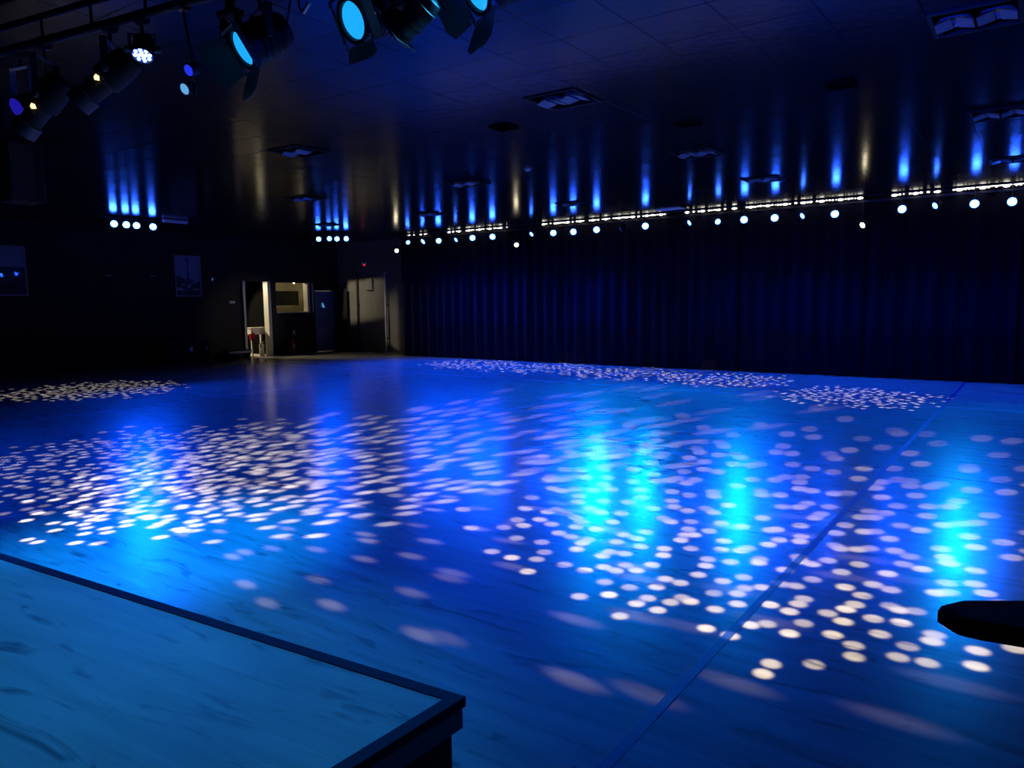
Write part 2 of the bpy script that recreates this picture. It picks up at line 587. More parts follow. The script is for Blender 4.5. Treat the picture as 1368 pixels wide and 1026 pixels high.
# the blue door
door = structure(thing('door_1', 'blue door with a small cyan sign beside the hatch', 'door', (X0, 17.31, 0)))
del door['category']
MB().box((-0.05, 0, 1.06), (0.05, 0.86, 2.08), bev=0.005).build('door_leaf', M_BLUEDOOR, door)
MB().box((-0.02, 0.0, 0.46), (0.012, 0.74, 0.84), bev=0.004).build('lower_panel', M_BLUEDOOR2, door)
MB().box((-0.02, 0.0, 1.45), (0.012, 0.74, 1.0), bev=0.004).build('upper_panel', M_BLUEDOOR, door)
fr = MB()
for s_ in (-1, 1):
    fr.box((-0.03, s_ * 0.44, 1.07), (0.14, 0.02, 2.14))
fr.box((-0.03, 0, 2.13), (0.14, 0.9, 0.02))
fr.build('door_frame', M_BLUEDOOR2, door)
hd = MB().cyl((-0.03, 0.35, 1.02), (0.04, 0.35, 1.02), 0.012).cyl((0.04, 0.355, 1.02), (0.04, 0.24, 1.02), 0.011)
hd.build('door_handle', M_METAL, door)
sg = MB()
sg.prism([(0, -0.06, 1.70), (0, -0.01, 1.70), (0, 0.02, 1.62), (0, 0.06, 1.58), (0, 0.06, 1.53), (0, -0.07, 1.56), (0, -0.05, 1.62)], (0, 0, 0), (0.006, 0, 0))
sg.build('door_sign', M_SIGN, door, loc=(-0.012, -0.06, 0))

# ------------------------------------------------------------------ curtain
curtain = thing('stage_curtain', 'black pleated velour curtain hung along the whole far side of the floor', 'curtain', (-16.5, 17.0, 0))
cx0, cx1 = -16.5, 4.9
edges = [cx0 + (cx1 - cx0) * k / 8 for k in range(9)]
for k in range(8):
    a, b = edges[k], edges[k + 1] + 0.01
    n = int((b - a) / 0.035)
    P, F = [], []
    ph = random.random() * 6
    for i in range(n + 1):
        x = a + (b - a) * i / n
        w = 0.045 * math.sin(x * 2 * math.pi / 0.34 + ph + 0.8 * math.sin(x * 1.7)) + 0.02 * math.sin(x * 2 * math.pi / 0.81 + ph)
        for z, g in ((0.015, 1.1), (1.2, 1.0), (2.6, 0.9), (3.62, 0.6)):
            P.append((x - cx0, w * g, z))
    for i in range(n):
        for j in range(3):
            F.append((i * 4 + j, (i + 1) * 4 + j, (i + 1) * 4 + j + 1, i * 4 + j + 1))
    dm = MB().add(P, F)
    o = dm.build('drape', M_VELOUR, curtain)
    o.data.polygons.foreach_set('use_smooth', [True] * len(o.data.polygons))
    so = o.modifiers.new('thick', 'SOLIDIFY'); so.thickness = 0.006
MB().box(((cx1 - cx0) / 2, 0, 3.655), (cx1 - cx0, 0.03, 0.05)).build('curtain_rail', M_DARKMETAL, curtain)


# ------------------------------------------------------------------ LED strings on top of the curtain
def led_string(x0, x1, label, tube=None, dim_left=0.0):
    o = thing('led_string', label, 'light string', (x0, 16.9, 3.722), 'white LED strings above the curtain')
    L_ = x1 - x0
    MB().box((L_ / 2, 0.03, 0.006), (L_, 0.02, 0.04)).build('channel', M_DARKMETAL, o)
    db = MB()
    x = 0.03
    k = 0
    while x < L_ - 0.03:
        faint = bool(dim_left and x < dim_left)
        big = k % 5 == 0
        if big and not (faint and random.random() < 0.5):
            db.ball((x, -0.005, -0.004), 0.033 * (0.7 if faint else 1.0), 8, 5, sq=(1.8, 0.7, 0.75))
        elif not big and random.random() > (0.7 if faint else 0.35):
            db.ball((x, -0.005, random.uniform(-0.004, 0.006)), random.uniform(0.013, 0.023), 6, 4, sq=(1.3, 0.8, 0.9))
        x += 0.095 if big or k % 5 == 4 else 0.062
        k += 1
    db.build('diodes', M_DIODE, o)['kind'] = 'stuff'
    if tube:
        MB().cyl((tube[0] - x0, 0.0, 0.018), (tube[1] - x0, 0.0, 0.018), 0.008, n=8).build('light_tube', M_DIODE, o)
    return o


led_string(-16.3, -12.2, 'leftmost string of white LEDs above the curtain, dotted at its left end', dim_left=1.9)
led_string(-11.1, -7.45, 'string of white LEDs above the curtain, just left of the pale ceiling panel')
led_string(-7.05, -3.2, 'string of white LEDs above the curtain, just right of the pale ceiling panel')
led_string(-2.65, 1.5, 'rightmost string of white LEDs above the curtain, with a thin tube over it', tube=(-1.55, 1.4))

# ------------------------------------------------------------------ par cans
hb = MB().lathe([(0.035, 0.20), (0.07, 0.17), (0.088, 0.10), (0.092, 0.0), (0.088, -0.01), (0.080, -0.01), (0.078, 0.012)], 18, cap1=False)
ME_HOUS = hb.mesh('housing', M_BLACK)
lb = MB().lathe([(0.0775, 0.004), (0.07, -0.002), (0.04, -0.006), (0.01, -0.008)], 18, cap0=False)
ME_LENS = {k: MB().lathe([(0.0775, 0.004), (0.07, -0.002), (0.04, -0.006), (0.01, -0.008)], 18).mesh('lens', m)
           for k, m in (('b', M_LENSB), ('d', M_LENSD), ('w', M_LENSW))}
yb = MB()
yb.box((0, -0.105, 0.03), (0.03, 0.006, 0.12)).box((0, 0.105, 0.03), (0.03, 0.006, 0.12)).box((0, 0, 0.09), (0.03, 0.216, 0.006))
ME_YOKE = yb.mesh('yoke', M_DARKMETAL)


def par_can(name, loc, aim, kind, label, group, scale=1.0, bar=3.71):
    o = thing(name, label, 'spotlight', loc, group)
    o.scale = (1, 1, 1)
    q = look_quat(aim)
    for nm, me in (('housing', ME_HOUS), ('lens', ME_LENS[kind])):
        c = put(nm, me, o)
        c.rotation_mode = 'QUATERNION'
        c.rotation_quaternion = q
        c.scale = (scale,) * 3
    az = math.atan2(aim[1], aim[0])
    c = put('yoke', ME_YOKE, o)
    c.rotation_euler = (0, 0, az)
    up = bar - loc[2]
    MB().cyl((0, 0, 0.09), (0, 0, up - 0.014), 0.009, n=6).cyl((-0.02, 0, up), (0.02, 0, up), 0.03, n=10).build('clamp', M_DARKMETAL, o)
    return o


CAMP = Vector((0, 0, 1.7))
ORD = ['first', 'second', 'third', 'fourth', 'fifth', 'sixth', 'seventh', 'eighth', 'ninth', 'tenth', 'eleventh', 'twelfth', 'thirteenth',
       'fourteenth', 'fifteenth', 'sixteenth', 'seventeenth', 'eighteenth', 'nineteenth', 'twentieth', 'twenty-first', 'twenty-second',
       'twenty-third', 'twenty-fourth', 'twenty-fifth', 'twenty-sixth', 'twenty-seventh', 'twenty-eighth', 'twenty-ninth']
# x, z, kind, facing (1 = towards the stage, 0 = turned away), strength of its beam
row = [(-16.06, 3.24, 'w', 0.9, 0), (-15.58, 3.46, 'd', 0.25, .5), (-14.98, 3.45, 'b', 0.5, .8), (-14.37, 3.44, 'b', 0.8, 1),
       (-13.72, 3.43, 'd', 0.5, .6), (-13.12, 3.45, 'b', 0.9, 1.2), (-12.42, 3.44, 'b', 0.9, 1.2), (-11.62, 3.18, 'w', 0.8, 0),
       (-11.13, 3.43, 'd', 0.5, .6), (-10.45, 3.42, 'b', 0.8, 1), (-9.85, 3.41, 'b', 0.9, 1.5), (-9.18, 3.42, 'b', 1.0, 2.6),
       (-8.52, 3.41, 'd', 0.1, .3), (-7.86, 3.42, 'b', 1.0, 2.2), (-6.76, 3.42, 'd', 0.4, .6), (-6.09, 3.4, 'd', 0.6, .8),
       (-5.5, 3.4, 'b', 1.0, 2.2), (-4.84, 3.39, 'b', 1.0, 1.2), (-4.27, 3.39, 'd', 0.4, .5), (-3.63, 3.38, 'b', 0.8, .8),
       (-3.1, 3.12, 'w', 0.5, 0), (-2.4, 3.38, 'b', 0.8, .8), (-1.84, 3.4, 'd', 0.4, .5), (-1.2, 3.38, 'b', 1.0, 2.0), (-0.62, 3.37, 'b', 1.0, .9),
       (1.1, 3.38, 'b', .6, .7), (2.3, 3.38, 'b', .6, .7), (3.1, 3.38, 'b', .6, .7), (4.2, 3.38, 'b', .6, .7)]
for n, (x, z, k, face, pw) in enumerate(row):
    loc = Vector((x, 16.4, z))
    tocam = (CAMP - loc).normalized()
    side = Vector((1.0 if n % 2 else -1.0, -0.4, -0.2)).normalized()
    aim = (tocam * face + side * (1 - face) + Vector((0, 0, -0.22))).normalized()
    what = {'b': 'bright blue', 'd': 'dimmer turned-aside blue', 'w': 'small warm-white'}[k]
    o = par_can('par_can', loc, aim, k, '%s par lamp above the curtain, %s from the left in its row' % (what, ORD[n]),
                'par lamps in the row along the curtain', {'b': 0.95, 'd': 0.78, 'w': 0.72}[k])
    if pw:
        down = Vector((tocam.x * .6 + (0.15 if n % 2 else -0.1), -0.85, -0.5)).normalized() if pw > 1.9 else Vector((tocam.x * .5, -0.45, -0.9)).normalized()
        spot('beam', loc + aim * 0.03, down, (190 if pw > 1.9 else 340) * pw ** 1.4, BLUE if pw < 1.9 else (0.0, 0.24, 1.0), 58 if pw > 1.9 else 118, 0.8, 0.05, o)
    if k == 'w' and n == 0:
        spot('beam', loc + aim * 0.03, (-4.4, -2.1, -1.9), 110, WARM, 34, 0.7, 0.04, o)

for n, (p, k) in enumerate([((-17.52, 8.74, 3.56), 'b'), ((-17.52, 9.02, 3.56), 'b'), ((-17.52, 9.26, 3.56), 'b'), ((-17.52, 9.66, 3.56), 'b')]):
    d = (CAMP - Vector(p)).normalized() + Vector((0, 0, -0.1))
    o = par_can('par_can', p, d.normalized(), k, 'blue par lamp above the posters, %s from the left in the row of four' % ORD[n],
                'par lamps in the row of four above the posters', 0.95)
    spot('beam', Vector(p) + d.normalized() * 0.03, (0.85, 0.1 * n - 0.35, -0.5), 380, BLUE, 62, 0.8, 0.05, o)
for n, (p, k) in enumerate([((-17.40, 14.56, 3.55), 'b'), ((-17.14, 14.74, 3.56), 'd'), ((-16.95, 14.86, 3.55), 'b'), ((-16.72, 15.01, 3.55), 'b')]):
    d = (CAMP - Vector(p)).normalized() + Vector((0, 0, -0.1))
    o = par_can('par_can', p, d.normalized(), k, 'blue par lamp above the blue door, %s from the left in the small cluster' % ORD[n],
                'par lamps in the small cluster above the door', 0.85)
    spot('beam', Vector(p) + d.normalized() * 0.03, (0.75, -0.25 + .1 * n, -0.6), 200, BLUE, 90, 0.8, 0.05, o)


# ------------------------------------------------------------------ lighting bars
def pipe(name, a, b, label, r=0.025, drops=5, second=False):
    a, b = Vector(a), Vector(b)
    o = thing(name, label, 'lighting bar', a)
    d = b - a
    MB().cyl((0, 0, 0), d, r, n=12).build('pipe', M_BLACK, o, smooth=True)
    if second:
        MB().cyl((0, 0, 0.16), d + Vector((0, 0, 0.16)), r * .8, n=12).build('upper_pipe', M_BLACK, o, smooth=True)
        k = int(d.length / 0.5)
        rung = MB().cyl((0, 0, 0), (0, 0, 0.16), 0.01, n=8).mesh('rung', M_BLACK)
        for i in range(k + 1):
            put('rung', rung, o, d * (i / k))
    for i in range(drops):
        p = d * ((i + .5) / drops)
        MB().cyl(p + Vector((0, 0, 0.16 if second else 0)), p + Vector((0, 0, HC - (a.z + p.z) - 0.002)), 0.008, n=8).build('hanger', M_DARKMETAL, o)
    return o


pipe('lighting_bar', (-16.4, 16.4, 3.71), (4.7, 16.4, 3.71), 'long black pipe carrying the row of par lamps along the curtain', drops=8)
pipe('lighting_bar', (-17.52, 8.4, 3.71), (-17.52, 9.85, 3.71), 'short black pipe carrying the row of four par lamps above the posters', 0.02, 2)
pipe('lighting_bar', (-17.55, 14.47, 3.71), (-16.55, 15.12, 3.71), 'short black pipe carrying the small par cluster above the blue door', 0.02, 2)
ba, bd = Vector((-6.15, 2.36, 0)), Vector((0.98687, 0.16149, 0))
pipe('lighting_bar', ba - bd * 1.6 + Vector((0, 0, 3.5)), ba + bd * 6.2 + Vector((0, 0, 3.5)),
     'black ladder bar at upper left carrying the near stage spotlights', 0.028, 4, True)
BAR_Z = 3.5


def bar_pt(s, z):
    p = ba + bd * s
    return Vector((p.x, p.y, z))


# ------------------------------------------------------------------ near spotlights
def yoke_to_bar(o, loc, width, q, s_mat=M_YOKE, pivot_back=0.10):
    """Two yoke arms from the head's sides up to a crosspiece, a stem and a hook clamp on the bar."""
    side = (q @ Vector((1, 0, 0)))
    side.z = 0
    side = side.normalized() if side.length > 0.2 else Vector((bd.x, bd.y, 0))
    piv = q @ Vector((0, 0, pivot_back))
    top = Vector((0, 0, BAR_Z - loc.z - 0.11))
    top.x, top.y = piv.x, piv.y
    for s_ in (-1, 1):
        a = piv + side * s_ * width
        b = Vector((a.x, a.y, top.z))
        ym = MB()
        ym.box((a + b) / 2, (0.045, 0.006, (b - a).length + .02), rot=Matrix.Rotation(math.atan2(side.y, side.x) + math.pi / 2, 3, 'Z'))
        ym.cyl(a - side * s_ * 0.01, a + side * s_ * 0.03, 0.022, n=10)
        ym.build('yoke_arm', s_mat, o)
    cm = MB()
    cm.box(top, (0.045, width * 2, 0.006), rot=Matrix.Rotation(math.atan2(side.y, side.x) + math.pi / 2, 3, 'Z'))
    cm.build('yoke_bridge', s_mat, o)
    hm = MB()
    hm.cyl(top, top + Vector((0, 0, 0.07)), 0.012, n=8)
    hm.cyl(top + Vector((0, 0, 0.105)) - bd * 0.03, top + Vector((0, 0, 0.105)) + bd * 0.03, 0.045, n=12)
    hm.build('hook_clamp', M_DARKMETAL, o, smooth=True)
    return top


def fresnel(loc, aim, label, lens_m, roll=0.0, size=1.0, flaps=(1.0, 1.0, 1.0, 1.0), flap_open=(50, 50, 50, 50), power=0, color=(0.03, 0.45, 1.0), angle=80):
    """loc = lens centre; the flaps are left, right, top, bottom of the head."""
    loc = Vector(loc)
    o = thing('stage_spotlight', label, 'spotlight', loc)
    q = look_quat(aim) @ Quaternion((0, 0, 1), roll)
    S = size
    h = MB()
    h.lathe([(0.06 * S, 0.30 * S), (0.098 * S, 0.285 * S), (0.112 * S, 0.24 * S), (0.112 * S, 0.03 * S), (0.12 * S, 0.02 * S), (0.12 * S, -0.012 * S), (0.098 * S, -0.012 * S), (0.094 * S, 0.01 * S)], 24, cap1=False)
    for k in range(4):                                   # cooling ribs
        z = (0.08 + 0.045 * k) * S
        h.lathe([(0.112 * S, z), (0.119 * S, z + .004 * S), (0.119 * S, z + .012 * S), (0.112 * S, z + .016 * S)], 24, cap0=False, cap1=False)
    h.rotated(q).build('housing', M_BLACK, o, smooth=True)
    MB().lathe([(0.094 * S, 0.006 * S), (0.085 * S, -0.002 * S), (0.05 * S, -0.008 * S), (0.012 * S, -0.010 * S)], 28, cap0=False).rotated(q).build('lens', lens_m, o, smooth=True)
    g = MB()
    w, z = 0.122 * S, -0.014 * S
    for sx, sy, lx, ly in ((-1, 0, .012, 2 * w), (1, 0, .012, 2 * w), (0, -1, 2 * w, .012), (0, 1, 2 * w, .012)):
        g.box((sx * w, sy * w, z), (lx, ly, 0.012))
    g.rotated(q).build('gel_frame', M_BARN, o)
    for sx in (-1, 1):
        for sy in (-1, 1):
            MB().box((sx * w, sy * w * 0.8, z - 0.008), (0.016, 0.018, 0.014), bev=0.003).rotated(q).build('clip', M_METAL, o)
    # barn doors
    for i, (sx, sy) in enumerate(((-1, 0), (1, 0), (0, 1), (0, -1))):
        if flaps[i] <= 0:
            continue
        a = math.radians(flap_open[i])
        ln = 0.17 * S * flaps[i]
        out = Vector((sx, sy, 0)); al = Vector((-sy, sx, 0))
        d = out * math.sin(a) + Vector((0, 0, -1)) * math.cos(a)
        nrm = out * math.cos(a) + Vector((0, 0, 1)) * math.sin(a)
        b0 = out * w + Vector((0, 0, z))
        poly = [b0 - al * w * .92, b0 + al * w * .92, b0 + al * w * 1.12 + d * ln * .8, b0 + al * w * .7 + d * ln, b0 - al * w * .7 + d * ln, b0 - al * w * 1.12 + d * ln * .8]
        MB().prism(poly, (0, 0, 0), nrm * 0.002).rotated(q).build('barn_door', M_BARN, o)
    yoke_to_bar(o, loc, 0.135 * S, q, pivot_back=0.13 * S)
    cbm = MB()
    back = q @ Vector((0, 0, 0.30 * S))
    cbm.tube([back, back + Vector((0.03, 0, 0.06)), back + Vector((0.05, 0.01, 0.16)), Vector((back.x * .6 + .05, back.y * .6, BAR_Z - loc.z + .02))], 0.005, 6)
    cbm.build('power_cable', M_BLACK, o)
    if power:
        spot('beam', loc + Vector(aim).normalized() * 0.06, Vector(aim).normalized() + Vector((0, -0.1, -0.9)), power, color, angle, 0.55, 0.06, o)
    return o


fresnel((-3.84, 2.72, 3.16), (-0.259, -0.805, -0.534), 'black stage spotlight at upper left, its cyan lens seen edge-on', M_GEL,
        flaps=(1, 1, 0, 1), flap_open=(58, 30, 35, 45), power=74)
fresnel((-3.07, 2.86, 3.185), (-0.146, -0.89, -0.433), 'black stage spotlight with a round cyan lens turned to the viewer at the top', M_GEL,
        flaps=(1, 0, .7, .45), flap_open=(70, 80, 80, 75), power=74)
fresnel((-2.335, 2.985, 3.20), (-0.387, -0.787, -0.48), 'black stage spotlight cut by the top edge, bottom of its cyan lens showing', M_GEL,
        flaps=(0, 1, .7, 1), flap_open=(50, 60, 60, 45), power=74)
fresnel((-2.70, 2.80, 3.05), (-0.794, -0.215, -0.569), 'dark unlit stage spotlight with a blue-lit yoke between the two cyan lenses', M_SCREEN,
        size=0.8, flaps=(0, 0, 0, 0))


def profile_spot(loc, aim, label, power=0, target=None):
    loc = Vector(loc)
    o = thing('profile_spotlight', label, 'spotlight', loc)
    q = look_quat(aim)
    b = MB().lathe([(0.05, 0.24), (0.085, 0.22), (0.10, 0.14), (0.10, 0.0), (0.075, -0.02), (0.07, -0.16)], 20, cap1=False)
    b.rotated(q).build('lamp_house', M_BLACK, o, smooth=True)
    MB().lathe([(0.072, -0.14), (0.086, -0.15), (0.086, -0.24), (0.078, -0.24), (0.076, -0.16)], 20, cap0=False, cap1=False).rotated(q).build('lens_barrel', M_DARKMETAL, o, smooth=True)
    MB().lathe([(0.075, -0.18), (0.04, -0.19), (0.01, -0.195)], 18, cap0=False).rotated(q).build('lens', M_SCREEN, o)
    tocam = (CAMP - loc).normalized()
    side = (tocam - Vector(aim).normalized() * tocam.dot(Vector(aim).normalized())).normalized()
    ax = Vector(aim).normalized()
    oth = ax.cross(side)
    v = MB()
    c = side * 0.10 + ax * 0.02 + oth * 0.04
    v.prism([c + ax * .018, c + oth * .016 + ax * .008, c + oth * .02 - ax * .012, c - ax * .018, c - oth * .02], -side * 0.01, side * 0.006)
    v.build('vent_glow', M_GLOW, o)
    cv = MB()
    for k in (-1, 1):
        cv.box(c + ax * 0.03 * k + side * .004, (0.01, 0.06, 0.01), rot=q.to_matrix())
    cv.build('vent_louvre', M_DARKMETAL, o)
    yoke_to_bar(o, loc, 0.125, q, pivot_back=0.06)
    sc = MB()
    top = Vector((0.06, 0.0, BAR_Z - loc.z))
    sc.tube([top, top * 0.6 + Vector((0.04, 0, 0)), Vector((0.10, 0.03, 0.02))], 0.004, 6)
    sc.build('safety_cable', M_METAL, o)
    return o


p1 = profile_spot((-5.07, 2.54, 3.16), (-0.548, -0.523, -0.653), 'black profile spotlight with a warm glowing vent, the one nearer the blue diode lamp')
p2 = profile_spot((-5.74, 2.43, 3.08), (-0.535, -0.381, -0.754), 'black profile spotlight with a warm glowing vent, lowest and furthest left of the pair')

# the LED par with its ring of diodes
lp = Vector((-4.71, 2.6, 3.26))
lpo = thing('diode_par', 'small black lamp with a cluster of white-blue diodes at upper left', 'spotlight', lp)
aim = (0.32, -0.33, -0.88)
q = look_quat(aim)
MB().lathe([(0.03, 0.13), (0.06, 0.12), (0.066, 0.05), (0.066, -0.006), (0.06, -0.006), (0.058, 0.006)], 20, cap1=False).rotated(q).build('housing', M_BLACK, lpo, smooth=True)
MB().lathe([(0.058, 0.004), (0.01, 0.003)], 20, cap0=False).rotated(q).build('face_plate', M_INDIGO, lpo)
for k in range(13):
    if k == 0:
        c = (0, 0)
    elif k < 5:
        c = (0.022 * math.cos(k * math.pi / 2), 0.022 * math.sin(k * math.pi / 2))
    else:
        c = (0.044 * math.cos(k * math.pi / 4), 0.044 * math.sin(k * math.pi / 4))
    MB().lathe([(0.0115, 0.004), (0.009, -0.004), (0.003, -0.006)], 10).rotated(q, q @ Vector((c[0], c[1], 0))).build('diode', M_DIODEB, lpo)
yoke_to_bar(lpo, lp, 0.078, q, pivot_back=0.05)
spot('beam', lp + Vector(aim) * 0.04 + Vector((0, 0, -0.06)), (-0.10, 0.05, -1), 1300, (0.0, 0.22, 1.0), 56, 1.0, 0.04, lpo)

# twin-head effect lamp
sp = Vector((-4.33, 2.66, 3.06))
so_ = thing('twin_pinspot', 'tiny black twin pinspot with one indigo and one pale cyan lens', 'spotlight', sp)
for dz, dx, m, a in ((0.05, 0.025, M_INDIGO, (0.15, -0.85, -0.45)), (-0.05, -0.03, M_PALECYAN, (0.15, -0.85, -0.45))):
    q = look_quat(a)
    c = Vector((dx, 0, dz))
    MB().lathe([(0.02, 0.08), (0.036, 0.07), (0.038, 0.0), (0.034, -0.004)], 16, cap1=False).rotated(q, c).build('head', M_BLACK, so_, smooth=True)
    MB().lathe([(0.033, 0.0), (0.02, -0.005), (0.004, -0.006)], 16).rotated(q, c).build('lens', m, so_)
MB().box((0.0, 0.05, 0.0), (0.02, 0.012, 0.14), bev=0.003).cyl((0, 0.05, 0.06), (0, 0.0, BAR_Z - sp.z - 0.02), 0.008, n=8).build('bracket', M_BLACK, so_)
MB().cyl((-0.03, 0.0, BAR_Z - sp.z), (0.03, 0.0, BAR_Z - sp.z), 0.045, n=12).build('hook_clamp', M_DARKMETAL, so_)

# moving head with red light
mp = Vector((-4.06, 2.80, 3.31))
mo = thing('moving_head', 'dark round moving head with one tiny red light beside the edge-on spotlight', 'spotlight', mp)
MB().ball((0, 0, 0), 0.058, 14, 9, sq=(1, 1, 1.05)).build('head', M_BLACK, mo, smooth=True)
MB().lathe([(0.04, 0.0), (0.046, -0.03), (0.04, -0.034)], 16).rotated(look_quat((-.4, -.5, -.7)), Vector((-.4, -.5, -.7)).normalized() * .035).build('lens_ring', M_DARKMETAL, mo)
tc_ = (CAMP - mp).normalized()
MB().ball(tc_ * 0.058 + Vector((0.012, 0, 0.0)), 0.0055, 8, 5).build('status_light', M_REDLED, mo)
MB().box((-0.07, 0, 0.04), (0.016, 0.05, 0.13), bev=0.004).box((0.07, 0, 0.04), (0.016, 0.05, 0.13), bev=0.004).box((0, 0, 0.11), (0.16, 0.09, 0.04), bev=0.006).cyl((0, 0, 0.13), (0, 0, 0.2), 0.03, n=12).build('yoke', M_BLACK, mo)

# far left par with violet lens
vp = Vector((-6.02, 2.38, 3.10))
vo_ = thing('violet_par', 'black lamp with a dim violet lens at the far left end of the bar', 'spotlight', vp)
q = look_quat((0.2, -0.85, -0.45))
MB().lathe([(0.05, 0.17), (0.075, 0.15), (0.08, 0.05), (0.08, -0.01), (0.072, -0.01), (0.07, 0.004)], 20, cap1=False).rotated(q).build('housing', M_BLACK, vo_, smooth=True)
MB().lathe([(0.07, 0.004), (0.04, -0.004), (0.01, -0.006)], 18, cap0=False).rotated(q).build('lens', M_VIOLET, vo_)
yoke_to_bar(vo_, vp, 0.095, q, s_mat=M_METAL, pivot_back=0.06)

# cable plug hanging by the bar
kp = Vector((-3.38, 2.80, 3.29))
ko = thing('cable_connector', 'bright metal cable plug dangling left of the round cyan lens', 'plug', kp)
MB().cyl((-0.02, 0, -0.012), (0.035, 0.0, 0.03), 0.011, n=10).build('plug_body', M_METAL, ko, smooth=True)
MB().tube([(-0.02, 0, -0.012), (-0.05, 0, 0.03), (-0.055, 0, 0.10), (-0.03, 0.02, BAR_Z - kp.z)], 0.006, 6).build('cable', M_BLACK, ko)

# ------------------------------------------------------------------ ceiling fittings
CARD = {(-0.55, 6.72): 'at the right end of the nearest row', (-4.15, 6.72): 'in the nearest row, just above picture centre', (-8.35, 6.72): 'in the nearest row, left of picture centre',
        (-0.55, 10.32): 'near the right edge, in the middle row', (-4.15, 10.32): 'in the middle row, right of picture centre', (-8.35, 10.32): 'in the middle row, left of picture centre',
        (-11.95, 9.72): 'in the middle row, furthest left', (-4.15, 13.32): 'in the far row, between two bright blue reflections', (-8.35, 13.92): 'in the far row, near picture centre',
        (-11.95, 13.32): 'in the far row, left of centre', (-0.55, 13.92): 'in the far row, at the right edge', (-15.55, 13.32): 'in the far row, furthest left'}
bowl = MB().lathe([(0.125, -0.002), (0.118, 0.0), (0.10, 0.035), (0.06, 0.075), (0.02, 0.085)], 18, cap0=False)
bowl.v = [Vector((p.x, p.y, p.z)) for p in bowl.v]
ME_BOWL = bowl.mesh('reflector', M_REFL)
wing = MB()
for sx in (-1, 1):
    wing.add([(sx * 0.02, -0.12, -0.006), (sx * 0.02, 0.12, -0.006), (sx * 0.125, 0.10, -0.035), (sx * 0.125, -0.10, -0.035)], [(0, 1, 2, 3)])
    wing.add([(sx * 0.02, -0.12, -0.010), (sx * 0.02, 0.12, -0.010), (sx * 0.125, 0.10, -0.039), (sx * 0.125, -0.10, -0.039)], [(3, 2, 1, 0)])
ME_WING = wing.mesh('louvre', M_REFL)
fb = MB()
for sx, sy, lx, ly in ((-1, 0, .03, .59), (1, 0, .03, .59), (0, -1, .53, .03), (0, 1, .53, .03)):
    fb.box((sx * .28, sy * .28, 0.0), (lx, ly, 0.03))
ME_FRAME = fb.mesh('frame', M_BLACK)
ME_BACK = MB().box((0, 0, 0.09), (0.56, 0.56, 0.01)).mesh('back_plate', M_VOID)
for p in twin_lights:
    o = thing('recessed_twin_light', 'unlit square twin downlight in the ceiling ' + CARD[p], 'ceiling light', (p[0], p[1], HC), 'unlit twin downlights in the ceiling')
    put('frame', ME_FRAME, o)
    put('back_plate', ME_BACK, o)
    for s_ in (-1, 1):
        put('reflector', ME_BOWL, o, (s_ * 0.135, 0, 0.0))
        w_ = put('louvre', ME_WING, o, (s_ * 0.135, 0, 0.0))
VL = ['black ceiling vent right of centre, nearest of the three', 'black ceiling vent with blue reflections below it, furthest of the three', 'black ceiling vent left of picture centre']
for p, l in zip(vents, VL):
    o = thing('ceiling_vent', l, 'vent', (p[0], p[1], HC - 0.012), 'black ceiling vents')
    fm = MB()
    for sx, sy, lx, ly in ((-1, 0, .02, .26), (1, 0, .02, .26), (0, -1, .22, .02), (0, 1, .22, .02)):
        fm.box((sx * .12, sy * .12, 0.0), (lx, ly, 0.02))
    fm.build('frame', M_VOID, o)
    for k in range(5):
        MB().box((0, -0.08 + 0.04 * k, 0.0), (0.22, 0.03, 0.003), rot=Matrix.Rotation(0.6, 3, 'X')).build('vane', M_VOID, o)
o = thing('ceiling_panel', 'pale square ceiling panel above the gap in the white LED strings', 'ceiling light', (-7.15, 16.32, HC))
MB().box((0, 0, 0.0), (0.585, 0.585, 0.03), bev=0.004).build('frame', M_PALE, o)
MB().box((0, 0, -0.014), (0.52, 0.52, 0.006)).build('diffuser', M_PALE, o)
o = thing('ceiling_batten', 'pale unlit batten light right of the row of four blue par lamps', 'ceiling light', (-17.3, 10.1, HC))
MB().box((0, 0, -0.035), (0.12, 0.62, 0.05), bev=0.008).build('body', M_PALE, o)
MB().cyl((0, -0.27, -0.075), (0, 0.27, -0.075), 0.014, n=10).build('tube', M_PALE, o)
MB().box((0, -0.29, -0.065), (0.04, 0.025, 0.05)).box((0, 0.29, -0.065), (0.04, 0.025, 0.05)).build('sockets', M_PALE, o)
o = thing('smoke_detector', 'small round pale smoke detector on the ceiling near picture centre', 'detector', (-6.71, 9.8, HC))
MB().lathe([(0.055, -0.004), (0.055, -0.02), (0.045, -0.035), (0.02, -0.045)], 18).build('case', M_PALE, o, smooth=True)
MB().lathe([(0.012, -0.045), (0.010, -0.05)], 10).build('sensor_cap', M_PALE, o)

# hanging loudspeaker at far left
o = thing('hanging_loudspeaker', 'black loudspeaker cabinet hung from the ceiling at the left edge', 'loudspeaker', (-10.45, 4.1, 2.98))
MB().box((0, 0, 0.36), (0.40, 0.40, 0.72), bev=0.015).build('cabinet', M_BLACK, o)
MB().box((0.205, -0.05, 0.36), (0.01, 0.26, 0.66)).build('grille', M_DARKMETAL, o)
for s_ in (-1, 1):
    MB().cyl((0, s_ * .15, 0.71), (0, s_ * .15, HC - 2.98 - .002), 0.008, n=8).build('hanger', M_DARKMETAL, o)

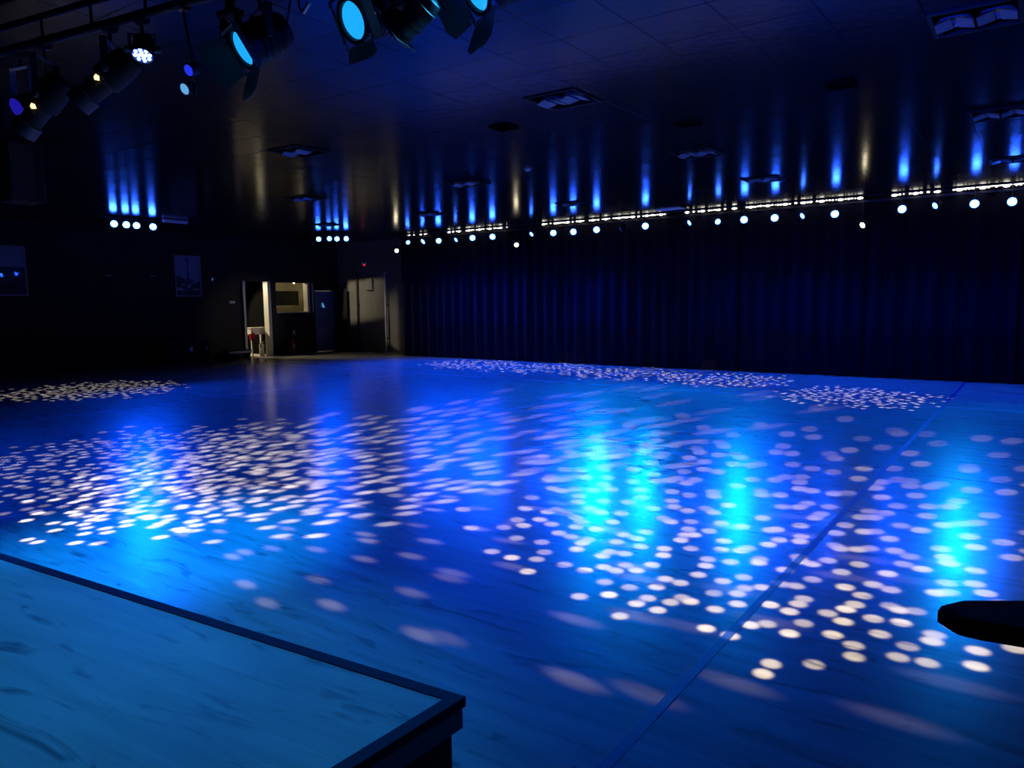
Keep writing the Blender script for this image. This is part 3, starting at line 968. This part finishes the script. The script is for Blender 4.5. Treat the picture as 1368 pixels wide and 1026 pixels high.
# ------------------------------------------------------------------ left wall items
def framed(label, y0, y1, z0, z1, printer):
    o = thing('framed_poster', label, 'poster', (X0, (y0 + y1) / 2, z0))
    w, h = y1 - y0, z1 - z0
    f = MB()
    t = 0.035
    f.box((0.018, -w / 2 + t / 2, h / 2), (0.03, t, h)).box((0.018, w / 2 - t / 2, h / 2), (0.03, t, h))
    f.box((0.018, 0, t / 2), (0.03, w - 2 * t, t)).box((0.018, 0, h - t / 2), (0.03, w - 2 * t, t))
    f.build('frame', M_FRAME, o)
    MB().box((0.006, 0, h / 2), (0.008, w - .02, h - .02)).build('backing', M_BLACK, o)
    printer(o, w - 2 * t, h - 2 * t, t)
    return o


def poly2d(mb, pts, x, m):
    mb.add([(x, a, b) for a, b in pts], [tuple(range(len(pts)))], m)


def tower_print(o, w, h, t):
    mb = MB()
    poly2d(mb, [(-w / 2, t), (w / 2, t), (w / 2, t + h), (-w / 2, t + h)], 0.0115, M_PSKY)
    mb.build('print', None, o)
    mb = MB()
    c = 0.0
    poly2d(mb, [(c - .16, t + .16), (c - .04, t + .42), (c - .018, t + .66), (c - .016, t + .95), (c - .05, t + 1.02), (c - .02, t + h - .02),
                (c + .02, t + h - .05), (c + .03, t + 1.0), (c + .018, t + .9), (c + .022, t + .66), (c + .05, t + .42), (c + .16, t + .16)], 0.0122, M_PTOWER)
    mb.build('tower_print', None, o)
    mb = MB()
    poly2d(mb, [(-w / 2, t), (w / 2, t), (w / 2, t + .42), (w * .3, t + .38), (w * .12, t + .47), (-w * .1, t + .44), (-w * .25, t + .53), (-w / 2, t + .55)], 0.0119, M_PTREE)
    poly2d(mb, [(-w / 2, t + .15), (-w * .1, t + .13), (-w * .1, t + .20), (-w / 2, t + .22)], 0.0121, M_PLIGHT)
    poly2d(mb, [(w * .18, t + .15), (w / 2, t + .15), (w / 2, t + .19), (w * .18, t + .2)], 0.0121, M_PLIGHT)
    poly2d(mb, [(-w * .05, t + .24), (w * .1, t + .22), (w * .1, t + .30), (0, t + .33)], 0.0124, M_PLIGHT)
    poly2d(mb, [(w * .1, t + .35), (w * .3, t + .32), (w * .32, t + .36), (w * .15, t + .41)], 0.0121, M_PLIGHT)
    poly2d(mb, [(-w * .3, t + .29), (-w * .12, t + .29), (-w * .15, t + .33), (-w * .28, t + .33)], 0.0121, M_PLIGHT)
    mb.build('landscape_print', None, o)


def plain_print(o, w, h, t):
    mb = MB()
    poly2d(mb, [(-w / 2, t), (w / 2, t), (w / 2, t + h * .58), (-w / 2, t + h * .58)], 0.0115, M_PTREE)
    poly2d(mb, [(-w / 2, t + h * .58), (w / 2, t + h * .58), (w / 2, t + h), (-w / 2, t + h)], 0.0115, M_PSKY)
    mb.build('print', None, o)
    MB().box((0.017, 0, t + h / 2), (0.004, w, h)).build('glass', glass_mat(), o)


def glass_mat():
    m = bpy.data.materials.new('picture_glass')
    m.use_nodes = True
    nt = m.node_tree
    nt.nodes.clear()
    out = nt.nodes.new('ShaderNodeOutputMaterial')
    mix = nt.nodes.new('ShaderNodeMixShader')
    tr = nt.nodes.new('ShaderNodeBsdfTransparent')
    gl = nt.nodes.new('ShaderNodeBsdfGlossy')
    gl.inputs['Roughness'].default_value = 0.03
    fz = nt.nodes.new('ShaderNodeFresnel')
    nt.links.new(fz.outputs[0], mix.inputs[0])
    nt.links.new(tr.outputs[0], mix.inputs[1])
    nt.links.new(gl.outputs[0], mix.inputs[2])
    nt.links.new(mix.outputs[0], out.inputs[0])
    return m


framed('framed poster of a tall tower over dark trees on the left wall', 11.84, 12.66, 1.93, 3.12, tower_print)
framed('glazed blue poster cut by the left edge, glinting with lamp reflections', 7.15, 8.0, 1.96, 3.17, plain_print)

o = thing('wall_plate', 'small pale plate on the black wall left of the lit doorway', 'plate', (X0, 13.67, 1.75))
MB().box((0.008, 0, 0), (0.014, 0.20, 0.09), bev=0.003).build('plate', M_LABELB, o)
MB().box((0.016, 0, 0), (0.003, 0.16, 0.04)).build('insert', M_PALE, o)
o = thing('wall_sensor', 'tiny sensor with a painted cyan glint high on the wall right of the tower poster', 'sensor', (X0, 13.02, 2.45))
MB().box((0.02, 0, 0), (0.04, 0.06, 0.12), bev=0.008).build('case', M_PALE, o)
MB().ball((0.04, 0, -0.01), 0.018, 8, 5).build('eye_glint', M_PALECYAN, o)  # cyan glint put in as a glow of the material
for y, l in ((10.0, 'small dim hook plate on the wall furthest left of the tower poster'), (11.2, 'small dim hook plate on the wall just left of the tower poster')):
    o = thing('hook_plate', l, 'hook', (X0, y, 2.5))
    MB().box((0.006, 0, 0), (0.012, 0.12, 0.04), bev=0.003).build('plate', M_LABELB, o)
    MB().cyl((0.012, 0, 0), (0.05, 0, -0.01), 0.007, n=8).build('peg', M_METAL, o)

# flight case, bin and low bench along the wall
o = thing('flight_case', 'black flight case with one bright metal corner standing by the left wall', 'case', (-20.15, 11.66, 0))
MB().box((0, 0, 0.38), (0.58, 0.96, 0.60), bev=0.006).build('body', M_BLACK, o)
ed = MB()
for sx in (-1, 1):
    for sy in (-1, 1):
        ed.box((sx * .29, sy * .48, .38), (0.018, 0.018, 0.6))
for sy in (-1, 1):
    ed.box((0, sy * .48, .68), (.58, .018, .018))
ed.box((.29, 0, .68), (.018, .96, .018)).box((.29, 0, .08), (.018, .96, .018))
ed.build('edging', M_DARKMETAL, o)
for sy in (-1, 1):
    MB().ball((.285, sy * .475, .685), 0.03, 10, 6).build('ball_corner', M_METAL, o)
for sx in (-1, 1):
    for sy in (-1, 1):
        MB().cyl((sx * .2 - .015, sy * .36, .04), (sx * .2 + .015, sy * .36, .04), 0.04, n=12).build('caster', M_BLACK, o)
MB().box((.296, 0.18, .42), (.012, .09, .13), bev=.003).build('latch', M_METAL, o)
o = thing('waste_bin', 'black waste bin with a painted blue glint between the flight case and the bench', 'bin', (-20.2, 12.45, 0))
MB().lathe([(0.13, 0.0), (0.15, 0.25), (0.165, 0.55), (0.172, 0.56), (0.172, 0.58), (0.15, 0.58)], 18, cap1=False).build('body', M_BLACK, o, smooth=True)
MB().lathe([(0.168, 0.58), (0.15, 0.62), (0.05, 0.65)], 18).build('lid', M_BLACK, o, smooth=True)
MB().box((0.165, 0.0, 0.41), (0.01, 0.07, 0.16), bev=.003).build('painted_glint', M_LABELB, o)  # pale plate whose colour stands in for a blue reflection
o = thing('low_bench', 'low dark bench with a pale front edge left of the lit doorway', 'bench', (-20.2, 13.55, 0))
MB().box((0, 0, 0.27), (0.36, 0.80, 0.05), bev=.006).build('seat', M_BLACK, o)
MB().box((0.185, 0, 0.225), (0.02, 0.78, 0.07)).build('front_rail', M_LABELB, o)
for sy in (-1, 1):
    MB().box((0, sy * .34, 0.122), (0.30, 0.04, 0.244)).build('leg', M_BLACK, o)

# fire extinguisher between doorway and hatch
o = thing('fire_extinguisher', 'red fire extinguisher standing under the serving hatch', 'extinguisher', (-20.34, 15.75, 0))
MB().lathe([(0.07, 0.0), (0.078, 0.015), (0.08, 0.04), (0.08, 0.42), (0.07, 0.47), (0.035, 0.50), (0.025, 0.51)], 18).build('cylinder', M_RED, o, smooth=True)
MB().cyl((0, 0, .505), (0, 0, .56), .022, n=10).box((0.03, 0, .58), (.12, .022, .02)).box((0.02, 0, .55), (.10, .022, .014)).build('valve', M_DARKMETAL, o)
MB().tube([(0.0, 0.02, .54), (0.02, .09, .50), (0.02, .105, .35), (0.02, .10, .18)], .012, 8).build('hose', M_BLACK, o)
MB().box((0.078, 0, 0.28), (0.008, 0.07, 0.14)).build('label_band', M_LABELB, o)
o = thing('extinguisher_sign', 'small dim blue sign on the wall above the fire extinguisher', 'sign', (X0, 15.95, 0.72))
MB().box((0.006, 0, 0), (0.01, 0.09, 0.16), bev=.002).build('plate', M_LABELB, o)
MB().box((0.012, 0, 0), (0.004, 0.03, 0.1)).build('symbol', M_PALE, o)

# emergency sign on back wall
o = thing('emergency_light', 'small red and violet emergency light high on the grey wall', 'sign', (-19.08, 17.93, 3.0))
MB().box((0, -0.02, 0), (0.20, 0.06, 0.12), bev=.006).build('case', M_BLACK, o)
MB().box((0.02, -0.053, -0.03), (0.11, 0.006, 0.045)).build('red_lens', M_EXIT, o)
for sx in (-1, 1):
    MB().box((sx * .07, -0.053, 0.03), (0.04, 0.006, 0.05)).build('side_lens', M_EXITB, o)

# pipes and cabinet on grey wall
for x, z0, l in ((-19.46, 1.15, 'dark vertical pipe across the lit patch of the grey wall'), (-18.1, 1.12, 'pale vertical pipe at the right side of the lit wall patch')):
    o = thing('wall_pipe', l, 'pipe', (x, 17.88, 0))
    m = M_DARKMETAL if x < -19 else M_PALE
    MB().cyl((0, 0, 0.0), (0, 0, 2.66), 0.035 if x < -19 else 0.028, n=12).tube([(0, 0, 2.66), (-.05, 0, 2.74), (-.14, 0, 2.76), (-.24, 0, 2.70)] if x < -19 else [(0, 0, 2.66), (0, 0.03, 2.7)], 0.03, 10).build('pipe_run', m, o, smooth=True)
    for z in (0.5, 1.6, 2.5):
        MB().box((0, 0.03, z), (0.11, 0.05, 0.03)).build('pipe_clip', M_DARKMETAL, o)
o = thing('wall_box', 'pale grey wall box at the top of the lit wall patch', 'box', (-18.85, 17.95, 2.32))
MB().box((0, -0.05, 0), (0.30, 0.10, 0.42), bev=.008).build('body', M_GREYWALL, o)
MB().box((0, -0.105, 0), (0.26, 0.01, 0.38), bev=.003).build('cover', M_GREYWALL, o)
# boarding hanging low in front of grey wall
o = thing('black_partition', 'black partition board standing right of the blue door', 'partition', (-20.15, 17.72, 0))
MB().box((0.0, 0, 1.09), (0.62, 0.04, 2.18), bev=.004).build('board', M_BLACKWALL, o)
for s_ in (-1, 1):
    MB().box((s_ * .25, 0, 0.02), (0.05, 0.34, 0.04), bev=.004).build('foot', M_BLACK, o)

# ------------------------------------------------------------------ corridor content
o = thing('white_table', 'white console table standing in the lit doorway', 'table', (-21.08, 14.88, 0))
MB().box((0, 0, 0.80), (0.42, 0.66, 0.20), bev=.006).build('apron', M_WHITE, o)
MB().box((0, 0, 0.91), (0.46, 0.70, 0.025), bev=.004).build('tabletop', M_WHITE, o)
for sx in (-1, 1):
    for sy in (-1, 1):
        MB().box((sx * .18, sy * .30, 0.35), (.045, .045, .70)).build('leg', M_WHITE, o)
o = thing('red_container', 'small red container on a thin stand just inside the lit doorway', 'container', (-20.64, 14.42, 0))
MB().box((0, 0, .66), (.14, .15, .22), bev=.02).build('body', M_RED, o)
MB().cyl((0, 0, .77), (0, 0, .82), .025, n=10).build('cap', M_BLACK, o)
MB().cyl((0, 0, 0), (0, 0, .55), .012, n=8).cyl((0, 0, .54), (0, 0, .552), .08, n=12).cyl((0, 0, 0), (0, 0, .015), .1, n=12).build('stand', M_DARKMETAL, o)
o = thing('white_bag', 'crumpled white bag on the floor under the white table', 'bag', (-20.7, 14.80, 0))
MB().lathe([(0.07, 0.0), (0.09, 0.08), (0.07, 0.22), (0.09, 0.34), (0.06, 0.40), (0.02, 0.42)], 10).build('sack', M_WHITE, o, smooth=True)
MB().cyl((0, 0, .41), (0.03, 0.05, .47), .02, n=6).build('knot', M_WHITE, o)
o = thing('dark_cabinet', 'dark cabinet deep inside the lit doorway behind the table', 'cabinet', (-22.6, 14.6, 0))
MB().box((0, 0, .6), (.5, .9, 1.2), bev=.008).build('body', M_FASCIA, o)
MB().box((.255, -.22, .6), (.012, .42, 1.12), bev=.003).build('door', M_FASCIA, o)
MB().box((.255, .22, .6), (.012, .42, 1.12), bev=.003).build('door', M_FASCIA, o)
o = thing('dark_curtain', 'black cloth hanging across the back of the corridor', 'curtain', (-23.2, 14.1, 0))
P, F = [], []
for i in range(41):
    y = -1.0 + 2.1 * i / 40
    for z in (0.02, 2.84):
        P.append((0.03 * math.sin(i * 1.3), y, z))
for i in range(40):
    F.append((2 * i, 2 * i + 2, 2 * i + 3, 2 * i + 1))
MB().add(P, F).build('cloth', M_VELOUR, o)
MB().cyl((0, -1.05, 2.83), (0, 1.1, 2.83), .015, n=8).build('rod', M_DARKMETAL, o)

o = thing('wall_screen', 'dark wall screen inside the serving hatch', 'screen', (-22.35, 16.9, 1.62))
MB().box((0, 0, .26), (.06, 1.5, .52), bev=.008).build('case', M_SCREEN, o)
MB().box((.032, 0, .26), (.004, 1.42, .46)).build('display', M_SCREEN, o)
MB().box((-0.6, 0, .26), (1.14, .12, .12)).build('arm', M_DARKMETAL, o)
o = thing('clamp_lamp', 'small bright lamp hanging at the top of the serving hatch', 'lamp', (-21.2, 16.58, 2.42))
MB().lathe([(.03, .10), (.05, .06), (.075, -.02), (.07, -.02)], 14, cap1=False).build('shade', M_BLACK, o, smooth=True)
MB().ball((0, 0, -.015), .035, 10, 6).build('bulb', M_LENSW, o)
MB().cyl((0, 0, .1), (0, 0, .41), .006, n=6).build('cord', M_BLACK, o)


def point(name, loc, power, color, r=0.06):
    ld = bpy.data.lights.new(name, 'POINT')
    ld.energy = power
    ld.color = color
    ld.shadow_soft_size = r
    o_ = bpy.data.objects.new(name, ld)
    COL.objects.link(o_)
    o_.location = loc
    return o_


spot('corridor_lamp', (-22.75, 13.55, 2.45), (2.2, 1.05, -1.6), 420, (1.0, 0.86, 0.55), 70, 0.3, 0.05)
point('hatch_lamp', (-21.5, 16.0, 2.6), 32, (1.0, 0.86, 0.52), 0.06)
# shuttered warm wash on the corner of grey wall (a profile lamp on the hall's ceiling)
wash = spot('wall_wash_beam', (-18.5, 14.8, 3.4), Vector((-19.0, 17.95, 1.83)) - Vector((-18.5, 14.8, 3.4)), 330, (1.0, 0.86, 0.55), 50, 0.1, 0.03)


def shutters(ld, w, h, soft):
    """Framing shutters of a profile lamp: a rectangular beam, fading across to one side."""
    ld.use_nodes = True
    nt = ld.node_tree
    N, L = nt.nodes, nt.links
    tc = N.new('ShaderNodeTexCoord')
    sep = N.new('ShaderNodeSeparateXYZ')
    L.new(tc.outputs['Normal'], sep.inputs[0])
    outs = []
    for k, lim in ((0, w), (1, h)):
        dv = N.new('ShaderNodeMath'); dv.operation = 'DIVIDE'
        ab = N.new('ShaderNodeMath'); ab.operation = 'ABSOLUTE'
        L.new(sep.outputs[2], ab.inputs[0])
        L.new(sep.outputs[k], dv.inputs[0]); L.new(ab.outputs[0], dv.inputs[1])
        a2 = N.new('ShaderNodeMath'); a2.operation = 'ABSOLUTE'
        L.new(dv.outputs[0], a2.inputs[0])
        mr = N.new('ShaderNodeMapRange'); mr.interpolation_type = 'SMOOTHSTEP'
        mr.inputs['From Min'].default_value = lim - soft
        mr.inputs['From Max'].default_value = lim + soft
        mr.inputs['To Min'].default_value = 1.0
        mr.inputs['To Max'].default_value = 0.0
        L.new(a2.outputs[0], mr.inputs['Value'])
        outs.append((mr.outputs[0], dv.outputs[0]))
    fade = N.new('ShaderNodeMapRange')
    fade.inputs['From Min'].default_value = -w
    fade.inputs['From Max'].default_value = w
    fade.inputs['To Min'].default_value = 1.0
    fade.inputs['To Max'].default_value = 0.12
    L.new(outs[0][1], fade.inputs['Value'])
    m1 = N.new('ShaderNodeMath'); m1.operation = 'MULTIPLY'
    m2 = N.new('ShaderNodeMath'); m2.operation = 'MULTIPLY'
    L.new(outs[0][0], m1.inputs[0]); L.new(outs[1][0], m1.inputs[1])
    L.new(m1.outputs[0], m2.inputs[0]); L.new(fade.outputs[0], m2.inputs[1])
    L.new(m2.outputs[0], N['Emission'].inputs['Strength'])


shutters(wash.data, 0.28, 0.17, 0.03)
# added blue fill lights with no fixture, to brighten the floor
spot('floor_fill_light', (-9.5, 1.6, 3.5), (0.25, 0.5, -1), 620, BLUE, 125, 1.0, 0.08)
spot('floor_fill_light', (-2.5, 4.1, 3.6), (-0.45, -0.1, -1), 340, BLUE, 125, 1.0, 0.08)
# added blue fill light, unseen above the near floor, that brightens the ceiling
spot('ceiling_fill_light', (-1.3, 1.7, 2.9), (-0.10, 0.8, 0.62), 3200, (0.0, 0.03, 1.0), 84, 1.0, 0.1)

# ------------------------------------------------------------------ stage platform, lower left
st = thing('stage_platform', 'low stage platform with a pale wood-look top and dark edging at lower left', 'stage', (-1.603, 1.919, 0))
e1 = Vector((-0.9953, -0.0968, 0))
e2 = Vector((-0.05, -0.9987, 0))
ZS = 0.30
tw = 0.052


def sp2(a, b, z):
    p = e1 * a + e2 * b
    return (p.x, p.y, z)


LA, LB = 5.6, 3.4
MB().prism([sp2(tw, tw, 0), sp2(tw, LB, 0), sp2(LA, LB, 0), sp2(LA, tw, 0)], (0, 0, ZS - .012), (0, 0, ZS - .002)).build('deck_sheet', M_STAGE, st)
bmv = MB()
bmv.v = []
deck = MB().prism([sp2(.01, .01, 0), sp2(.01, LB, 0), sp2(LA, LB, 0), sp2(LA, .01, 0)], (0, 0, ZS - .05), (0, 0, ZS - .013))
deck.v = [p + Vector((0, 0, ZS - .05)) for p in deck.v]
deck.build('deck_board', M_FASCIA, st)
for o_ in st.children:
    if o_.name.startswith('deck_sheet'):
        o_.location.z = ZS - .012


def strip(poly, z0, z1, name, m):
    mb = MB().prism([(p[0], p[1], z0) for p in poly], (0, 0, z0), (0, 0, z1))
    return mb.build(name, m, st)


strip([sp2(0, 0, 0), sp2(tw, tw, 0), sp2(LA, tw, 0), sp2(LA, 0, 0)], ZS - .035, ZS + .002, 'edge_trim', M_TRIM)
strip([sp2(0, 0, 0), sp2(0, LB, 0), sp2(tw, LB, 0), sp2(tw, tw, 0)], ZS - .035, ZS + .002, 'edge_trim', M_TRIM)
strip([sp2(.008, .008, 0), sp2(.008, LB, 0), sp2(.03, LB, 0), sp2(.03, .008, 0)], ZS - .115, ZS - .036, 'fascia_board', M_FASCIA)
strip([sp2(.008, .008, 0), sp2(.03, .03, 0), sp2(LA, .03, 0), sp2(LA, .008, 0)], ZS - .115, ZS - .036, 'fascia_board', M_FASCIA)
strip([sp2(.035, .035, 0), sp2(.035, LB, 0), sp2(.05, LB, 0), sp2(.05, .05, 0)], 0.001, ZS - .10, 'skirt', M_SKIRT)
strip([sp2(.035, .035, 0), sp2(.05, .05, 0), sp2(LA, .05, 0), sp2(LA, .035, 0)], 0.001, ZS - .10, 'skirt', M_SKIRT)
MB().cyl(sp2(-.002, .02, ZS - .055), sp2(.012, .02, ZS - .055), 0.005, n=8).build('screw_head', M_METAL, st)

# ------------------------------------------------------------------ padded bench, lower right
bn = thing('padded_bench', 'black padded bench end cut by the right edge, standing on the dance floor', 'bench', (0.5, 3.5, 0))
pad = [(-0.285, 3.27), (-0.28, 3.33), (-0.245, 3.39), (0.9, 4.15), (1.2, 3.9), (1.0, 3.38), (-0.16, 3.20), (-0.23, 3.205)]
pad = [(x - 0.5, y - 3.5) for x, y in pad]
ctr = (0.2, 0.1)
pm = MB()
rings = []
for z, k in ((0.395, 0.97), (0.41, 1.0), (0.455, 1.0), (0.472, 0.96)):
    rings.append([(ctr[0] + (x - ctr[0]) * k, ctr[1] + (y - ctr[1]) * k, z) for x, y in pad])
n_ = len(pad)
vv = [p for q_ in rings for p in q_]
ff = [tuple(range(n_))[::1], tuple(range(3 * n_, 4 * n_))[::-1]]
for k in range(3):
    for i in range(n_):
        j = (i + 1) % n_
        ff.append((k * n_ + j, k * n_ + i, (k + 1) * n_ + i, (k + 1) * n_ + j))
pm.add(vv, ff).build('seat_pad', M_LEATHER, bn)
MB().box((0.15, 0.1, 0.385), (0.9, 0.45, 0.02)).build('seat_frame', M_BLACK, bn)
for x in (-0.25, 0.55):
    for y in (-0.10, 0.28):
        MB().box((x, y, 0.1875), (0.035, 0.035, 0.375)).build('leg', M_BLACK, bn)


def nest(root_name, part, subs):
    """Make the named children sub-parts of one part (which sits at its thing's origin)."""
    for rt in [o for o in COL.objects if o.parent is None and o.name.split('.')[0] == root_name]:
        ch = list(rt.children)
        host = [c for c in ch if c.name.split('.')[0] == part]
        if not host or host[0].location.length > 1e-6:
            continue
        if host[0].rotation_mode != 'XYZ' or Vector(host[0].rotation_euler).length > 1e-6:
            continue
        for c in ch:
            if c.name.split('.')[0] in subs:
                c.parent = host[0]


nest('door_1', 'door_leaf', ('door_handle', 'door_sign', 'upper_panel', 'lower_panel'))
nest('stage_spotlight', 'gel_frame', ('clip', 'barn_door'))
nest('diode_par', 'face_plate', ('diode',))
nest('profile_spotlight', 'lamp_house', ('vent_glow', 'vent_louvre'))
nest('profile_spotlight', 'lens_barrel', ('lens',))
nest('flight_case', 'body', ('latch', 'ball_corner'))
nest('fire_extinguisher', 'cylinder', ('label_band',))
nest('waste_bin', 'body', ('painted_glint',))
nest('wall_screen', 'case', ('display',))
nest('wall_box', 'body', ('cover',))
nest('hanging_loudspeaker', 'cabinet', ('grille',))
nest('smoke_detector', 'case', ('sensor_cap',))
nest('dark_cabinet', 'body', ('door',))
nest('moving_head', 'head', ('lens_ring', 'status_light'))
bpy.context.view_layer.update()
